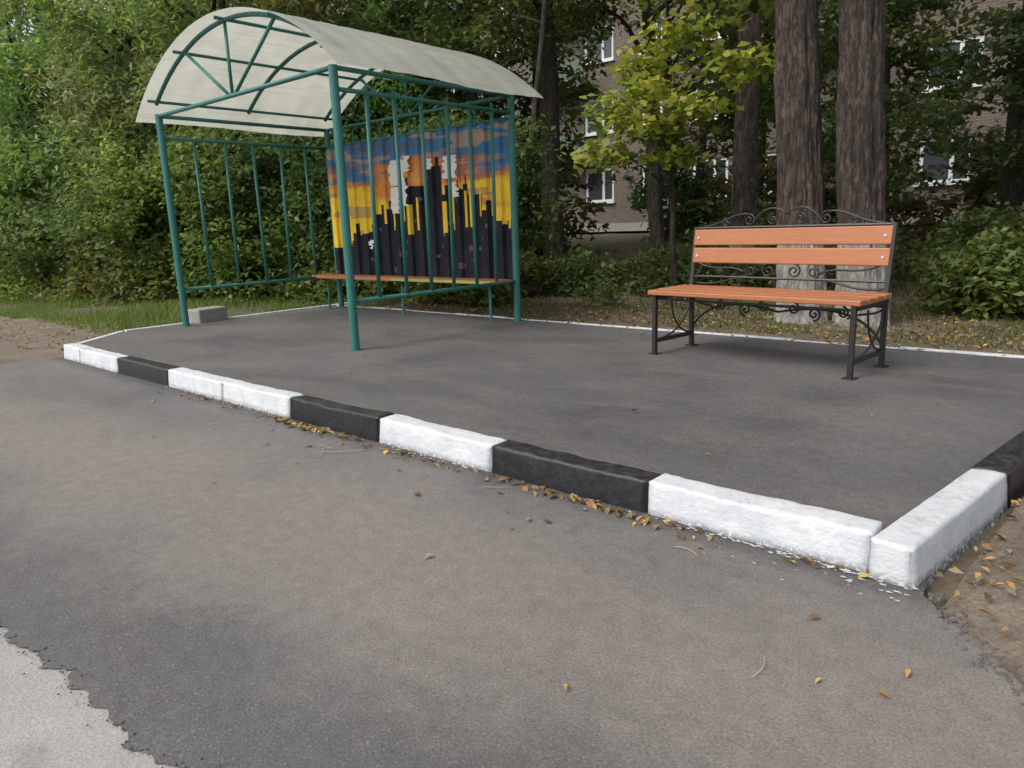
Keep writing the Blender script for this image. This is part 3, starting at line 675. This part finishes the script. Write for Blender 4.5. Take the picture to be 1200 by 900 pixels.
# a few dry stalks on the road
mb=MB()
for (x,y,a,l) in [(-3.9,2.5,.3,.34),(-3.8,2.42,1.9,.2),(-4.1,2.62,-.6,.22),(-.78,1.95,1.2,.12),(-2.6,2.66,.1,.15),(-1.3,2.6,2.5,.12),(-5.2,2.4,.5,.16)]:
    mb.tube([(x+l*t*math.cos(a+.5*t),y+l*t*math.sin(a+.5*t),.016+.006*math.sin(3*t)) for t in (0,.25,.5,.75,1)],.0016,5)
mb.obj('dry_stalks',simple('straw',(.45,.38,.26),.8))
# ------------------------------------------------------------------ apartment building
bd=empty('apartment_building'); YW=27.; X0,X1=-34.,14.; HB=15.5; bz=.6
wins=[]; 
for fl in range(5):
    z=2.2+fl*2.85; x=X0+1.6; k=0
    while x<X1-2:
        w=1.5 if k%3 else .95; wins.append((x,z,w,1.45)); x+=w+1.35; k+=1
mb=MB()
zs=[bz-.6]
for fl in range(5): zs+=[2.2+fl*2.85,2.2+fl*2.85+1.45]
zs.append(HB)
for i in range(len(zs)-1):
    zc_=(zs[i]+zs[i+1])/2; hz=zs[i+1]-zs[i]
    if i%2==0: mb.box(((X0+X1)/2,YW+.2,zc_),(X1-X0,.4,hz-.0))
    else:
        row=[w for w in wins if abs(w[1]-zs[i])<.01]; x=X0
        for w in row: mb.box(((x+w[0])/2,YW+.2,zc_),(w[0]-x,.4,hz)); x=w[0]+w[2]
        mb.box(((x+X1)/2,YW+.2,zc_),(X1-x,.4,hz))
mb.box((X0+.2,YW+6,HB/2),(.4,11.2,HB)); mb.box((X1-.2,YW+6,HB/2),(.4,11.2,HB)); mb.box(((X0+X1)/2,YW+11.8,HB/2),(X1-X0,.4,HB))
mb.obj('walls',M_brick,bd)
mb=MB(); mg=MB(); ms=MB()
for (x,z,w,h_) in wins:
    y=YW+.10; t=.12
    mb.box((x+w/2,y,z+t/2),(w,.07,t)); mb.box((x+w/2,y,z+h_-t/2),(w,.07,t))
    mb.box((x+t/2,y,z+h_/2),(t,.07,h_-2*t)); mb.box((x+w-t/2,y,z+h_/2),(t,.07,h_-2*t)); mb.box((x+w*.62,y,z+h_/2),(t,.06,h_-2*t))
    mg.box((x+w/2,y+.03,z+h_/2),(w-.02,.01,h_-.02)); ms.box((x+w/2,YW-.03,z-.03),(w+.16,.18,.05))
mb.obj('window_frames',M_frame,bd); mg.obj('window_glass',M_glass,bd); ms.obj('window_sills',M_frame,bd)
mb=MB(); mb.box(((X0+X1)/2,YW+6,HB+.15),(X1-X0+.8,12.8,.3)); mb.box(((X0+X1)/2,YW-.06,.6),(X1-X0,.12,1.4)); mb.obj('roof_and_plinth',M_stone,bd)
mb=MB()
for x in (-20,-9,2):
    for fl in range(1,5): mb.box((x,YW-.55,2.2+fl*2.85-.95),(3,1.1,.14)); mb.box((x,YW-1.07,2.2+fl*2.85-.42),(3,.06,.9)); 
mb.obj('balconies',simple('balcony_panel',(.13,.15,.12),.8),bd)
poly('footpath',[(-40,23.6),(20,23.6),(20,25.2),(-40,25.2)],1.02,M_conc)
# ------------------------------------------------------------------ light
w=D.worlds.new('World'); scene.world=w; w.use_nodes=True; nt=w.node_tree; bg=nt.nodes['Background']
sk=nt.nodes.new('ShaderNodeTexSky'); sk.sky_type='NISHITA'; sk.sun_disc=False
el,az=math.radians(50),math.radians(200)
sk.sun_elevation=el; sk.sun_rotation=az; sk.dust_density=4; sk.air_density=1.2
hs=nt.nodes.new('ShaderNodeHueSaturation'); hs.inputs['Saturation'].default_value=.35; hs.inputs['Value'].default_value=1.4
nt.links.new(sk.outputs[0],hs.inputs['Color']); nt.links.new(hs.outputs[0],bg.inputs[0]); bg.inputs[1].default_value=.15
ld=D.lights.new('sun','SUN'); ld.energy=1.45; ld.angle=math.radians(30); ld.color=(1,.95,.87); so=D.objects.new('sun',ld); link(so)
sd=Vector((math.sin(az)*math.cos(el),math.cos(az)*math.cos(el),math.sin(el))); so.rotation_euler=sd.to_track_quat('Z','Y').to_euler(); so.location=(0,-5,12)
# ------------------------------------------------------------------ camera
pi_,ro,ya=math.radians(12.43),math.radians(-2.0),math.radians(-41.58)
f0=Vector((math.sin(ya),math.cos(ya),0)); r=Vector((math.cos(ya),-math.sin(ya),0)); z=Vector((0,0,1))
fw=math.cos(pi_)*f0-math.sin(pi_)*z; up=math.sin(pi_)*f0+math.cos(pi_)*z
r2=math.cos(ro)*r+math.sin(ro)*up; u2=-math.sin(ro)*r+math.cos(ro)*up
cam=D.cameras.new('camera'); co=D.objects.new('camera',cam); link(co)
M=Matrix((r2,u2,-fw)).transposed().to_4x4(); M.translation=Vector((0,0,1.4)); co.matrix_world=M
cam.sensor_width=36; cam.lens=847.7/1200*36; cam.clip_end=1500; cam.clip_start=.05
scene.camera=co
scene.view_settings.view_transform='Standard'; scene.view_settings.look='None'
